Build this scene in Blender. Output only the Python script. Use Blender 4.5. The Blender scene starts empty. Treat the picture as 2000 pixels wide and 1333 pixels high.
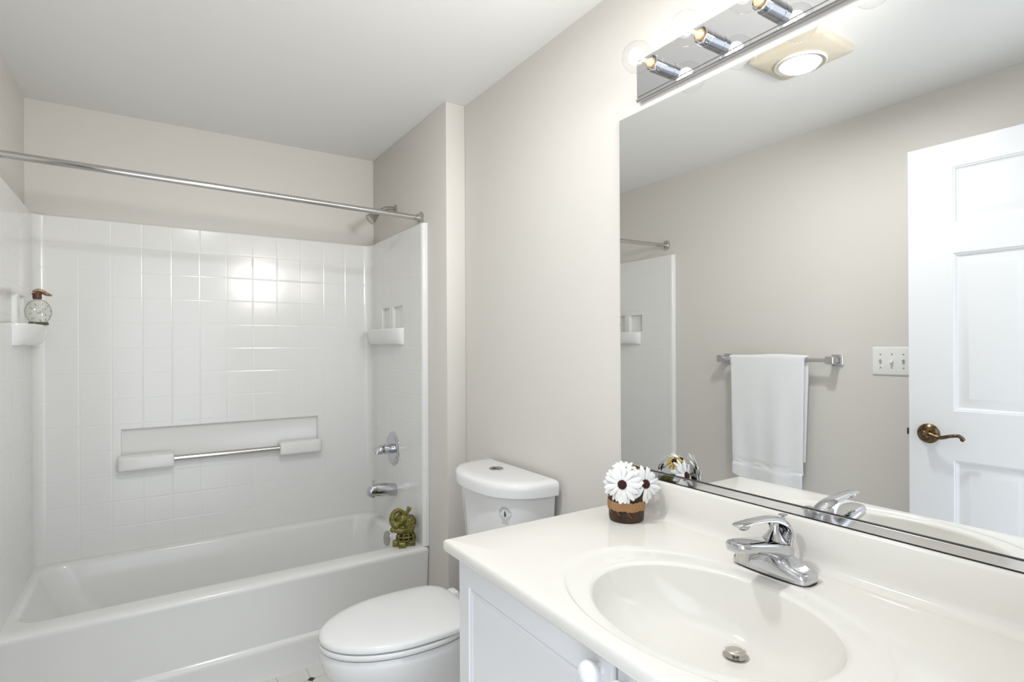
import bpy, bmesh, math, random
from mathutils import Vector, Matrix, noise
V = Vector
PI = math.pi
random.seed(7)
scene = bpy.context.scene
COL = scene.collection

# ------------------------------------------------------------------ camera
cd_ = bpy.data.cameras.new('camera')
cd_.sensor_width = 36.0
cd_.lens = 1087.4 / 2000 * 36.0
cd_.shift_y = 0.0055
cd_.clip_start = 0.02
camera = bpy.data.objects.new('camera', cd_)
COL.objects.link(camera)
camera.matrix_world = (Matrix.Translation((-1.1816, -3.1107, 1.3179)) @ Matrix.Rotation(-0.5792, 4, 'Z')
                       @ Matrix.Rotation(PI / 2, 4, 'X') @ Matrix.Rotation(-0.0053, 4, 'Z'))
scene.camera = camera

# ------------------------------------------------------------------ world, lamps, exposure
world = bpy.data.worlds.new('world')
scene.world = world
world.use_nodes = True
wb = world.node_tree.nodes['Background']
wb.inputs[0].default_value = (0.84, 0.92, 1.0, 1)      # daylight that comes in through the open doorway
wb.inputs[1].default_value = 2.3
scene.view_settings.view_transform = 'Standard'
scene.view_settings.look = 'None'
scene.view_settings.exposure = 0.13
scene.view_settings.gamma = 1.0
BULB_W, FAN_W = 0.13, 10.2


def lamp(name, kind, loc, power, size, color):
    l = bpy.data.lights.new(name, kind)
    l.energy = power
    l.color = color
    if kind == 'POINT':
        l.shadow_soft_size = size
    else:
        l.shape = 'DISK'
        l.size = size
    o = bpy.data.objects.new(name, l)
    o.location = loc
    COL.objects.link(o)
    return o


# added unseen fill spot beside the end of the vanity light, brightens the tub end
fl_ = bpy.data.lights.new('fill_spot', 'SPOT')
fl_.energy = 58
fl_.color = (1.0, 0.98, 0.945)
fl_.spot_size = math.radians(80)
fl_.spot_blend = 1.0
fl_.shadow_soft_size = 0.15
fill_spot = bpy.data.objects.new('fill_spot', fl_)
COL.objects.link(fill_spot)
fill_spot.location = (-0.27, -2.90, 1.95)
fill_spot.rotation_euler = (V((-0.85, -0.55, 2.387)) - fill_spot.location).to_track_quat('-Z', 'Y').to_euler()


# ------------------------------------------------------------------ materials
def mat(name, col, rough=0.5, metal=0.0, spec=0.5, bump=None, vary=None, coat=0.0, emit=None, sub=0.0, sheen=0.0):
    m = bpy.data.materials.new(name)
    m.use_nodes = True
    nt = m.node_tree
    b = nt.nodes['Principled BSDF']
    b.inputs['Base Color'].default_value = (*col, 1)
    b.inputs['Roughness'].default_value = rough
    b.inputs['Metallic'].default_value = metal
    b.inputs['Specular IOR Level'].default_value = spec
    b.inputs['Coat Weight'].default_value = coat
    b.inputs['Sheen Weight'].default_value = sheen
    if sub:
        b.inputs['Subsurface Weight'].default_value = sub
        b.inputs['Subsurface Radius'].default_value = (0.004, 0.003, 0.002)
    tc = nt.nodes.new('ShaderNodeNewGeometry')
    if vary:                                            # (scale, amount, colour)
        n = nt.nodes.new('ShaderNodeTexNoise')
        n.inputs['Scale'].default_value = vary[0]
        n.inputs['Detail'].default_value = 5
        nt.links.new(tc.outputs['Position'], n.inputs['Vector'])
        r = nt.nodes.new('ShaderNodeMapRange')
        r.inputs[1].default_value, r.inputs[2].default_value = 0.38, 0.66
        r.inputs[4].default_value = vary[1]
        nt.links.new(n.outputs['Fac'], r.inputs[0])
        x = nt.nodes.new('ShaderNodeMix')
        x.data_type = 'RGBA'
        x.inputs[6].default_value = (*col, 1)
        x.inputs[7].default_value = (*vary[2], 1)
        nt.links.new(r.outputs[0], x.inputs[0])
        nt.links.new(x.outputs[2], b.inputs['Base Color'])
    if bump:                                            # (scale, strength, distance)
        n = nt.nodes.new('ShaderNodeTexNoise')
        n.inputs['Scale'].default_value = bump[0]
        n.inputs['Detail'].default_value = 4
        nt.links.new(tc.outputs['Position'], n.inputs['Vector'])
        bp = nt.nodes.new('ShaderNodeBump')
        bp.inputs['Strength'].default_value = bump[1]
        bp.inputs['Distance'].default_value = bump[2]
        nt.links.new(n.outputs['Fac'], bp.inputs['Height'])
        nt.links.new(bp.outputs['Normal'], b.inputs['Normal'])
    if emit:
        b.inputs['Emission Color'].default_value = (*emit[:3], 1)
        b.inputs['Emission Strength'].default_value = emit[3]
    return m


def tile_mat(name, col, axis, u0, su, z0, sz):
    """moulded tile pattern: pillowed squares with soft grooves, axis = world axis that runs along the wall"""
    m = mat(name, col, 0.16, spec=0.5)
    nt = m.node_tree
    b = nt.nodes['Principled BSDF']
    g = nt.nodes.new('ShaderNodeNewGeometry')
    s = nt.nodes.new('ShaderNodeSeparateXYZ')
    nt.links.new(g.outputs['Position'], s.inputs[0])

    def math_(op, a, bb=None, c=None):
        n = nt.nodes.new('ShaderNodeMath')
        n.operation = op
        for i, v in enumerate((a, bb, c)):
            if v is None:
                continue
            if isinstance(v, (int, float)):
                n.inputs[i].default_value = v
            else:
                nt.links.new(v, n.inputs[i])
        return n.outputs[0]

    def prof(sock, o, size):
        t = math_('MULTIPLY', math_('SUBTRACT', sock, o), 1 / size)
        f = math_('FRACT', math_('ADD', t, 100.5))
        dist = math_('MULTIPLY', math_('ABSOLUTE', math_('SUBTRACT', f, 0.5)), size)   # metres from the groove line
        r = nt.nodes.new('ShaderNodeMapRange')
        r.interpolation_type = 'SMOOTHSTEP'
        r.inputs[1].default_value, r.inputs[2].default_value = 0.0, 0.005
        nt.links.new(dist, r.inputs[0])
        return r.outputs[0]
    h = math_('MINIMUM', prof(s.outputs[axis], u0, su), prof(s.outputs[2], z0, sz))
    bp = nt.nodes.new('ShaderNodeBump')
    bp.inputs['Strength'].default_value = 0.32
    bp.inputs['Distance'].default_value = 0.0016
    nt.links.new(h, bp.inputs['Height'])
    nt.links.new(bp.outputs['Normal'], b.inputs['Normal'])
    return m


def floor_mat():
    """white octagons with small black squares at their corners"""
    m = mat('floor_vinyl', (0.80, 0.785, 0.75), 0.25)
    nt = m.node_tree
    b = nt.nodes['Principled BSDF']
    g = nt.nodes.new('ShaderNodeNewGeometry')
    s = nt.nodes.new('ShaderNodeSeparateXYZ')
    nt.links.new(g.outputs['Position'], s.inputs[0])

    def math_(op, a, bb=None):
        n = nt.nodes.new('ShaderNodeMath')
        n.operation = op
        for i, v in enumerate((a, bb)):
            if v is None:
                continue
            if isinstance(v, (int, float)):
                n.inputs[i].default_value = v
            else:
                nt.links.new(v, n.inputs[i])
        return n.outputs[0]
    S = 0.115

    def dist(sock, o):
        f = math_('FRACT', math_('ADD', math_('MULTIPLY', math_('SUBTRACT', sock, o), 1 / S), 100.5))
        return math_('MULTIPLY', math_('ABSOLUTE', math_('SUBTRACT', f, 0.5)), S)
    dx, dy = dist(s.outputs[0], -0.644), dist(s.outputs[1], -0.819)
    diamond = math_('LESS_THAN', math_('ADD', dx, dy), 0.015)
    line = math_('LESS_THAN', math_('MINIMUM', dx, dy), 0.0011)
    ring = math_('LESS_THAN', math_('ABSOLUTE', math_('SUBTRACT', math_('ADD', dx, dy), 0.0165)), 0.0015)
    ln = math_('MAXIMUM', line, ring)
    x1 = nt.nodes.new('ShaderNodeMix')
    x1.data_type = 'RGBA'
    x1.inputs[6].default_value = (0.80, 0.785, 0.75, 1)
    x1.inputs[7].default_value = (0.42, 0.39, 0.35, 1)
    nt.links.new(ln, x1.inputs[0])
    x2 = nt.nodes.new('ShaderNodeMix')
    x2.data_type = 'RGBA'
    x2.inputs[7].default_value = (0.012, 0.012, 0.012, 1)
    nt.links.new(x1.outputs[2], x2.inputs[6])
    nt.links.new(diamond, x2.inputs[0])
    nt.links.new(x2.outputs[2], b.inputs['Base Color'])
    return m


def clear_mat(name, tint, edge=0.45, rough=0.0, rim=None):
    """thin clear glass: Fresnel mix of a see-through and a mirror-like layer"""
    m = bpy.data.materials.new(name)
    m.use_nodes = True
    nt = m.node_tree
    nt.nodes.clear()
    out = nt.nodes.new('ShaderNodeOutputMaterial')
    mx = nt.nodes.new('ShaderNodeMixShader')
    tr = nt.nodes.new('ShaderNodeBsdfTransparent')
    tr.inputs[0].default_value = (*tint, 1)
    if rim:
        lf = nt.nodes.new('ShaderNodeLayerWeight')
        lf.inputs[0].default_value = 0.5
        p2 = nt.nodes.new('ShaderNodeMath')
        p2.operation = 'POWER'
        p2.inputs[1].default_value = 3.0
        nt.links.new(lf.outputs['Facing'], p2.inputs[0])
        cm = nt.nodes.new('ShaderNodeMix')
        cm.data_type = 'RGBA'
        cm.inputs[6].default_value = (*tint, 1)
        cm.inputs[7].default_value = (*rim, 1)
        nt.links.new(p2.outputs[0], cm.inputs[0])
        nt.links.new(cm.outputs[2], tr.inputs[0])
    gl = nt.nodes.new('ShaderNodeBsdfGlossy')
    gl.inputs['Roughness'].default_value = rough
    lw = nt.nodes.new('ShaderNodeLayerWeight')
    lw.inputs[0].default_value = 0.5
    pw = nt.nodes.new('ShaderNodeMath')
    pw.operation = 'POWER'
    pw.inputs[1].default_value = 3.5
    nt.links.new(lw.outputs['Facing'], pw.inputs[0])
    ml = nt.nodes.new('ShaderNodeMath')
    ml.operation = 'MULTIPLY_ADD'
    ml.inputs[1].default_value = edge
    ml.inputs[2].default_value = 0.035
    nt.links.new(pw.outputs[0], ml.inputs[0])
    nt.links.new(ml.outputs[0], mx.inputs[0])
    nt.links.new(tr.outputs[0], mx.inputs[1])
    nt.links.new(gl.outputs[0], mx.inputs[2])
    nt.links.new(mx.outputs[0], out.inputs[0])
    return m


def weave_mat(name, c1, c2, pitch, radius):
    """plain weave wrapped around a vertical cylinder"""
    m = mat(name, c1, 0.9, spec=0.1)
    nt = m.node_tree
    b = nt.nodes['Principled BSDF']
    g = nt.nodes.new('ShaderNodeTexCoord')
    sp = nt.nodes.new('ShaderNodeSeparateXYZ')
    nt.links.new(g.outputs['Object'], sp.inputs[0])

    def math_(op, a, bb=None):
        n = nt.nodes.new('ShaderNodeMath')
        n.operation = op
        for i, v in enumerate((a, bb)):
            if v is None:
                continue
            if isinstance(v, (int, float)):
                n.inputs[i].default_value = v
            else:
                nt.links.new(v, n.inputs[i])
        return n.outputs[0]
    u = math_('MULTIPLY', math_('ARCTAN2', sp.outputs[1], sp.outputs[0]), radius * PI / pitch)
    v = math_('MULTIPLY', sp.outputs[2], PI / pitch)
    h = math_('MULTIPLY', math_('ABSOLUTE', math_('SINE', u)), math_('ABSOLUTE', math_('SINE', v)))
    r = nt.nodes.new('ShaderNodeMapRange')
    r.inputs[1].default_value, r.inputs[2].default_value = 0.12, 0.5
    nt.links.new(h, r.inputs[0])
    x = nt.nodes.new('ShaderNodeMix')
    x.data_type = 'RGBA'
    x.inputs[6].default_value = (*c1, 1)
    x.inputs[7].default_value = (*c2, 1)
    nt.links.new(r.outputs[0], x.inputs[0])
    nt.links.new(x.outputs[2], b.inputs['Base Color'])
    return m


WALL = (0.742, 0.708, 0.663)
M = {}
M['wall'] = mat('wall_paint', WALL, 0.42, spec=0.35, bump=(260, 0.04, 0.001))
M['ceiling'] = mat('ceiling_paint', (0.88, 0.87, 0.85), 0.8, spec=0.2, bump=(220, 0.05, 0.001))
M['floor'] = floor_mat()
M['trim'] = mat('trim_paint', (0.82, 0.82, 0.81), 0.35, bump=(90, 0.02, 0.001))
M['acrylic'] = mat('bath_acrylic', (0.845, 0.838, 0.815), 0.17, bump=(6, 0.03, 0.003))
TILEC = (0.845, 0.838, 0.815)
M['tile_back'] = tile_mat('tile_relief_back', TILEC, 0, -1.551, 0.1165, 0.512, 0.1155)
M['tile_side'] = tile_mat('tile_relief_side', TILEC, 1, -0.70, 0.1165, 0.512, 0.1155)
M['porcelain'] = mat('porcelain', (0.86, 0.86, 0.855), 0.07, coat=0.3, bump=(4, 0.02, 0.002))
M['seat'] = mat('seat_plastic', (0.86, 0.86, 0.85), 0.16, bump=(5, 0.02, 0.002))
M['marble'] = mat('cultured_marble', (0.81, 0.785, 0.735), 0.12, coat=0.15, vary=(5, 0.25, (0.785, 0.755, 0.70)))
M['cabinet'] = mat('cabinet_white', (0.83, 0.83, 0.845), 0.35, bump=(60, 0.02, 0.001))
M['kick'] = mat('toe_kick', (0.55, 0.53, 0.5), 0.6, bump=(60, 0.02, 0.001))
M['ceramic'] = mat('knob_ceramic', (0.86, 0.86, 0.86), 0.08, coat=0.3, bump=(10, 0.01, 0.001))
M['chrome'] = mat('chrome', (0.60, 0.605, 0.625), 0.05, 1.0, bump=(30, 0.01, 0.001))
M['chrome_soft'] = mat('chrome_soft', (0.58, 0.565, 0.545), 0.14, 1.0, bump=(40, 0.02, 0.001))
M['plate'] = mat('polished_plate', (0.58, 0.585, 0.60), 0.035, 1.0, bump=(20, 0.004, 0.001))
M['nickel'] = mat('nickel', (0.46, 0.445, 0.425), 0.22, 1.0, bump=(40, 0.02, 0.001))
M['mirror'] = mat('silvered_glass', (0.90, 0.91, 0.905), 0.0, 1.0)
M['edge'] = mat('mirror_edge', (0.03, 0.033, 0.03), 0.25, vary=(60, 0.5, (0.3, 0.3, 0.29)))
M['channel'] = mat('channel_metal', (0.72, 0.72, 0.73), 0.10, 1.0, bump=(30, 0.01, 0.001))
M['dark'] = mat('dark_gap', (0.02, 0.018, 0.016), 0.6, bump=(60, 0.02, 0.001))
M['glass'] = clear_mat('bulb_glass', (0.985, 0.985, 0.985))
M['bottleglass'] = clear_mat('bottle_glass', (0.955, 0.96, 0.935), 0.22, rim=(0.10, 0.11, 0.08))
M['bottlebase'] = mat('bottle_base_glass', (0.06, 0.065, 0.045), 0.08, vary=(60, 0.6, (0.2, 0.21, 0.16)))
M['etch'] = mat('bottle_relief', (0.16, 0.17, 0.14), 0.2, vary=(80, 0.5, (0.3, 0.3, 0.25)))
M['filament'] = mat('lit_filament', (1, 1, 1), 0.5, emit=(1.0, 0.96, 0.9, 120.0))
M['brass'] = mat('lamp_base', (0.80, 0.58, 0.34), 0.3, 0.6, bump=(90, 0.05, 0.001))
M['fanplate'] = mat('aged_plastic', (0.66, 0.60, 0.49), 0.4, vary=(12, 0.4, (0.62, 0.545, 0.425)))
M['fanring'] = mat('fan_trim', (0.84, 0.81, 0.72), 0.35, bump=(60, 0.02, 0.001))
M['lens'] = mat('lit_lens', (0.95, 0.95, 0.95), 0.3, emit=(0.97, 0.99, 1.0, 3.5))
M['towel'] = mat('terry', (0.91, 0.91, 0.915), 0.95, spec=0.1, bump=(420, 0.5, 0.004), sheen=0.3)
M['switch'] = mat('switch_plastic', (0.86, 0.86, 0.84), 0.25, bump=(60, 0.01, 0.001))
M['toggle'] = mat('toggle_plastic', (0.74, 0.72, 0.65), 0.3, bump=(60, 0.01, 0.001))
M['door'] = mat('door_paint', (0.75, 0.75, 0.757), 0.32, bump=(70, 0.05, 0.001))
M['bronze'] = mat('aged_bronze', (0.085, 0.055, 0.03), 0.26, 1.0, vary=(70, 0.35, (0.42, 0.29, 0.15)))
M['elephant'] = mat('olive_glaze', (0.085, 0.078, 0.003), 0.2, coat=0.6, vary=(60, 0.9, (0.24, 0.205, 0.014)), bump=(120, 0.15, 0.003))
M['elephant_dark'] = mat('hollow_shade', (0.035, 0.028, 0.006), 0.3, vary=(50, 0.5, (0.10, 0.08, 0.015)))  # darker olive, shade inside the pierced body put into the colour
M['pot'] = mat('bark_pot', (0.028, 0.015, 0.011), 0.45, spec=0.3, vary=(45, 0.7, (0.085, 0.042, 0.016)), bump=(90, 0.4, 0.004))
M['burlap'] = weave_mat('burlap', (0.66, 0.40, 0.21), (0.16, 0.075, 0.03), 0.0027, 0.05)
M['petal'] = mat('silk_petal', (0.87, 0.87, 0.86), 0.7, vary=(90, 0.3, (0.80, 0.81, 0.80)))
M['petal_cream'] = mat('cream_petal', (0.86, 0.80, 0.62), 0.7, vary=(90, 0.5, (0.80, 0.70, 0.45)))
M['petal_yellow'] = mat('yellow_petal', (0.72, 0.42, 0.05), 0.7, vary=(90, 0.6, (0.45, 0.40, 0.06)))
M['disc'] = mat('flower_disc', (0.035, 0.006, 0.006), 0.85, vary=(320, 0.6, (0.11, 0.02, 0.015)), bump=(700, 1.0, 0.004))
M['leaf'] = mat('silk_leaf', (0.10, 0.15, 0.02), 0.6, vary=(70, 0.7, (0.42, 0.38, 0.03)))
M['cap'] = mat('cork_cap', (0.10, 0.035, 0.025), 0.4, vary=(90, 0.4, (0.19, 0.08, 0.05)))
M['husk'] = mat('dried_husk', (0.62, 0.43, 0.28), 0.8, vary=(110, 0.9, (0.20, 0.10, 0.05)), bump=(150, 0.5, 0.004))
M['print'] = mat('sticker_print', (0.09, 0.095, 0.10), 0.5, vary=(200, 0.3, (0.14, 0.14, 0.15)))
M['stopper'] = mat('stopper_metal', (0.62, 0.58, 0.53), 0.28, 1.0, bump=(60, 0.03, 0.001))


# ------------------------------------------------------------------ mesh helpers (world coordinates)
ORIGIN = {}


def link(name, bm, material, parent=None, smooth=40, loc=None, recalc=True):
    """a bmesh in world coordinates becomes one mesh object; top-level meshes get their origin at the base"""
    if recalc:
        bmesh.ops.recalc_face_normals(bm, faces=bm.faces)
    me = bpy.data.meshes.new(name)
    if parent is not None:
        org = ORIGIN[parent.name]
    else:
        cs = [v.co for v in bm.verts]
        org = V(loc) if loc is not None else V(((min(c.x for c in cs) + max(c.x for c in cs)) / 2,
                                                (min(c.y for c in cs) + max(c.y for c in cs)) / 2, min(c.z for c in cs)))
    bmesh.ops.translate(bm, verts=bm.verts, vec=-org)
    bm.to_mesh(me)
    bm.free()
    for m in (material if isinstance(material, (list, tuple)) else [material]):
        me.materials.append(m)
    if smooth:
        me.shade_smooth()
        me.set_sharp_from_angle(angle=math.radians(smooth))
    o = bpy.data.objects.new(name, me)
    COL.objects.link(o)
    if parent is not None:
        o.parent = parent
    else:
        o.location = org
    ORIGIN[o.name] = org.copy()
    return o


def thing(name, label, cat, loc, group=None):
    o = bpy.data.objects.new(name, None)
    o.empty_display_size = 0.05
    o.location = loc
    COL.objects.link(o)
    ORIGIN[o.name] = V(loc)
    o['label'] = label
    o['category'] = cat
    if group:
        o['group'] = group
    return o


def tag(o, label, cat):
    o['label'] = label
    o['category'] = cat
    return o


def struct(name, bm, material, smooth=40):
    o = link(name, bm, material, None, smooth)
    o['kind'] = 'structure'
    return o


def new():
    return bmesh.new()


def box(bm, lo, hi, bev=0.0, seg=2, idx=0):
    lo, hi = V(lo), V(hi)
    vs = [bm.verts.new((x, y, z)) for x in (lo.x, hi.x) for y in (lo.y, hi.y) for z in (lo.z, hi.z)]
    q = [(0, 1, 3, 2), (4, 6, 7, 5), (0, 4, 5, 1), (2, 3, 7, 6), (0, 2, 6, 4), (1, 5, 7, 3)]
    fs = [bm.faces.new([vs[i] for i in f]) for f in q]
    for f in fs:
        f.material_index = idx
    if bev:
        es = list({e for f in fs for e in f.edges})
        bmesh.ops.bevel(bm, geom=es, offset=bev, segments=seg, profile=0.5, affect='EDGES')
    return vs


def loft(bm, rings, closed=True, cap0=False, cap1=False, idx=0):
    rr = [[bm.verts.new(p) for p in r] for r in rings]
    n = len(rr[0])
    for a, b in zip(rr, rr[1:]):
        for i in range(n if closed else n - 1):
            j = (i + 1) % n
            f = bm.faces.new((a[i], a[j], b[j], b[i]))
            f.material_index = idx
    if cap0:
        bm.faces.new(rr[0][::-1]).material_index = idx
    if cap1:
        bm.faces.new(rr[-1]).material_index = idx
    return rr


def frame(d):
    d = V(d).normalized()
    u = V((0, 0, 1)) if abs(d.z) < 0.9 else V((1, 0, 0))
    a = d.cross(u).normalized()
    return a, d.cross(a).normalized(), d


def lathe(bm, base, axis, prof, n=32, cap0=True, cap1=True, idx=0):
    """prof = [(radius, distance along axis)]"""
    a, b, d = frame(axis)
    base = V(base)
    rings = [[base + d * h + (a * math.cos(2 * PI * i / n) + b * math.sin(2 * PI * i / n)) * max(r, 1e-5)
              for i in range(n)] for r, h in prof]
    return loft(bm, rings, True, cap0, cap1, idx)


def tube(bm, pts, rad, n=16, flat=1.0, up=None, caps=True):
    """swept round (or flattened) tube along points; rad may be a list"""
    pts = [V(p) for p in pts]
    rings = []
    prev = None
    for i, p in enumerate(pts):
        t = (pts[min(i + 1, len(pts) - 1)] - pts[max(i - 1, 0)]).normalized()
        if prev is None:
            a = t.cross(V(up) if up else (V((0, 0, 1)) if abs(t.z) < 0.9 else V((0, 1, 0)))).normalized()
        else:
            a = (prev - t * prev.dot(t)).normalized()
        prev = a
        b = t.cross(a)
        r = rad[i] if isinstance(rad, (list, tuple)) else rad
        f = flat[i] if isinstance(flat, (list, tuple)) else flat
        rings.append([p + a * math.cos(2 * PI * k / n) * r + b * math.sin(2 * PI * k / n) * r * f for k in range(n)])
    loft(bm, rings, True, caps, caps)


def spline(pts, per=6):
    pts = [V(p) for p in pts]
    out = []
    for i in range(len(pts) - 1):
        p0, p1, p2, p3 = pts[max(i - 1, 0)], pts[i], pts[i + 1], pts[min(i + 2, len(pts) - 1)]
        for k in range(per):
            t = k / per
            out.append(0.5 * ((2 * p1) + (p2 - p0) * t + (2 * p0 - 5 * p1 + 4 * p2 - p3) * t * t + (3 * p1 - p0 - 3 * p2 + p3) * t ** 3))
    out.append(pts[-1])
    return out


def lerp_list(vals, per):
    out = []
    for a, b in zip(vals, vals[1:]):
        out += [a + (b - a) * k / per for k in range(per)]
    return out + [vals[-1]]


def sphere(bm, c, r, u=24, v=16, rot=None):
    rx, ry, rz = (r, r, r) if isinstance(r, (int, float)) else r
    mtx = Matrix.Translation(c) @ (rot.to_4x4() if rot else Matrix()) @ Matrix.Diagonal((rx, ry, rz, 1))
    return bmesh.ops.create_uvsphere(bm, u_segments=u, v_segments=v, radius=1, matrix=mtx)['verts']


def rrect(x0, x1, y0, y1, r, z, n=8):
    pts = []
    for cx, cy, a0 in ((x1 - r, y1 - r, 0), (x0 + r, y1 - r, 90), (x0 + r, y0 + r, 180), (x1 - r, y0 + r, 270)):
        for k in range(n + 1):
            a = math.radians(a0 + 90 * k / n)
            pts.append(V((cx + r * math.cos(a), cy + r * math.sin(a), z)))
    return pts


def nested_plate(bm, org, U, W, N, us, ws, cells, prof, idx=0, idx2=None):
    """a flat plate cut into a grid; cells in `cells` carry nested rectangles (inset, height along N)"""
    org, U, W, N = V(org), V(U), V(W), V(N)

    def P(u, w, h=0.0):
        return org + U * u + W * w + N * h
    for i in range(len(us) - 1):
        for j in range(len(ws) - 1):
            a, b, c, d = us[i], us[i + 1], ws[j], ws[j + 1]
            if (i, j) in cells:
                pr = cells[(i, j)] if isinstance(cells, dict) else prof
                rings = [[P(a + s, c + s, h), P(b - s, c + s, h), P(b - s, d - s, h), P(a + s, d - s, h)] for s, h in [(0, 0)] + list(pr)]
                loft(bm, rings, True, False, True, idx if idx2 is None else idx2)
            else:
                bm.faces.new([bm.verts.new(P(*q)) for q in ((a, c), (b, c), (b, d), (a, d))]).material_index = idx
    bmesh.ops.remove_doubles(bm, verts=bm.verts, dist=1e-5)


def orient(bm, point):
    """turn every loose patch of faces towards a point in front of it"""
    point = V(point)
    bmesh.ops.recalc_face_normals(bm, faces=bm.faces)
    bm.normal_update()
    todo = set(bm.faces)
    while todo:
        st_ = [todo.pop()]
        isl = list(st_)
        while st_:
            f = st_.pop()
            for e in f.edges:
                for g in e.link_faces:
                    if g in todo:
                        todo.discard(g); st_.append(g); isl.append(g)
        if sum(f.calc_area() * f.normal.dot((point - f.calc_center_median()).normalized()) for f in isl) < 0:
            bmesh.ops.reverse_faces(bm, faces=isl)


# ------------------------------------------------------------------ the room
XL, XA, H = -1.618, -0.094, 2.387          # left wall, alcove end wall, ceiling height (mirror wall is x = 0)
YST, YR = -0.932, -3.0                     # front of the alcove end wall, rear wall with the doorway

bm = new(); box(bm, (XL - .12, -3.4, -.06), (.12, .12, 0)); struct('floor', bm, M['floor'], 0)
bm = new(); box(bm, (XL - .12, -3.12, H), (.12, .12, H + .08)); struct('ceiling', bm, M['ceiling'], 0)
bm = new(); box(bm, (XL - .12, 0, 0), (.12, .12, H)); struct('wall_back', bm, M['wall'], 0)
bm = new(); box(bm, (XL - .12, -3.12, 0), (XL, 0, H)); struct('wall_left', bm, M['wall'], 0)
bm = new(); box(bm, (0, -3.12, 0), (.12, 0, H)); struct('wall_right', bm, M['wall'], 0)
bm = new(); box(bm, (XA, YST, 0), (0, 0, H), .004, 2); struct('wall_alcove', bm, M['wall'], 30)
DX0, DX1, DZ = -1.447, -.53, 2.115
bm = new()
box(bm, (XL, YR - .12, 0), (DX0, YR, H)); box(bm, (DX1, YR - .12, 0), (0, YR, H)); box(bm, (DX0, YR - .12, DZ), (DX1, YR, H))
struct('wall_rear', bm, M['wall'], 0)
bm = new()                                  # door lining
box(bm, (DX0, YR - .125, 0), (DX0 + .018, YR + .004, DZ), .002)
box(bm, (DX1 - .018, YR - .125, 0), (DX1, YR + .004, DZ), .002)
box(bm, (DX0 + .018, YR - .125, DZ - .018), (DX1 - .018, YR + .004, DZ), .002)
struct('trim_1', bm, M['trim'], 30)
def baseboard(name, lo, hi):
    bm = new(); box(bm, lo, hi, .004, 2); struct(name, bm, M['trim'], 30)
baseboard('baseboard_left', (XL, -2.98, 0), (XL + .012, -.80, .085))
baseboard('baseboard_right', (-.012, -1.86, 0), (0, YST, .085))
baseboard('baseboard_alcove', (XA, YST - .012, 0), (-.012, YST, .085))

# ------------------------------------------------------------------ bathtub
tub = thing('bathtub', 'white bathtub with a plain front apron, built in under the tiled surround', 'bathtub', (-.856, -.38, 0))
bm = new()
O = (-1.6176, -.0944)
rings = [rrect(O[0], O[1], -.728, -.004, .012, 0), rrect(O[0], O[1], -.722, -.004, .012, .02), rrect(O[0], O[1], -.734, -.004, .012, .112),
         rrect(O[0], O[1], -.735, -.004, .012, .124), rrect(O[0], O[1], -.731, -.004, .012, .132), rrect(O[0], O[1], -.722, -.004, .012, .140),
         rrect(O[0], O[1], -.728, -.004, .012, .22), rrect(O[0], O[1], -.741, -.004, .014, .345),
         rrect(O[0], O[1], -.747, -.004, .016, .372), rrect(O[0] + .002, O[1] - .002, -.750, -.006, .018, .384), rrect(O[0] + .004, O[1] - .004, -.745, -.008, .018, .392),
         rrect(O[0] + .01, O[1] - .01, -.733, -.014, .02, .3965), rrect(O[0] + .02, O[1] - .02, -.715, -.022, .024, .398)]
I = (-1.562, -.156, -.652, -.066)
def inner(d, z, r, dx=0.0):
    return rrect(I[0] + d + dx, I[1] - d, I[2] + d, I[3] - d, r, z)
rings += [inner(-.012, .398, .085), inner(0, .395, .09), inner(.006, .388, .09), inner(.010, .375, .09), inner(.024, .27, .10, .03), inner(.045, .15, .11, .09),
          inner(.062, .10, .12, .13), inner(.10, .075, .12, .15), inner(.16, .068, .10, .15)]
loft(bm, rings, True, True, True)
link('tub_shell', bm, M['acrylic'], tub, 50)
bm = new()
lathe(bm, (-.168, -.400, .350), (-1, 0, .12), [(.036, 0), (.036, .006), (.032, .010), (.012, .012), (.006, .010), (.0, .010)], 32)
o = link('overflow_plate', bm, M['nickel'], tub); o['label'] = 'round chrome overflow plate'
bm = new(); lathe(bm, (-.36, -.36, .0685), (0, 0, 1), [(.03, 0), (.03, .002), (.02, .003), (.018, -.002)], 24)
o = link('tub_drain', bm, M['chrome'], tub); o['label'] = 'chrome drain'

# ------------------------------------------------------------------ moulded tile surround
sur = thing('tub_surround', 'white moulded wall surround with square tile pattern above the bathtub', 'shower surround', (-.856, 0, .397))
ZT, ZB, YF = 1.893, .397, -.740
XLF, XRF, YB, FR = -1.588, -.124, -.03, .04
bm = new()
prof = [(.004, -.003), (.006, -.016), (.010, -.0185)]
us, ws = [XLF + FR, -1.288, -.414, XRF - FR], [ZB, .79, .953, ZT - .006]
nested_plate(bm, (0, YB, 0), (1, 0, 0), (0, 0, 1), (0, -1, 0), us, ws, {(1, 1)}, prof, 0, 1)
# rounded top lip back to the wall
loft(bm, [[V((x, YB, ZT - .006)), V((x, YB + .002, ZT - .0015)), V((x, YB + .006, ZT)), V((x, -.001, ZT))] for x in (us[0], us[-1])], False)
AC = (-.856, -.62, 1.3)
orient(bm, AC)
link('back_panel', bm, [M['tile_back'], M['acrylic']], sur, 35, recalc=False)


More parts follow.
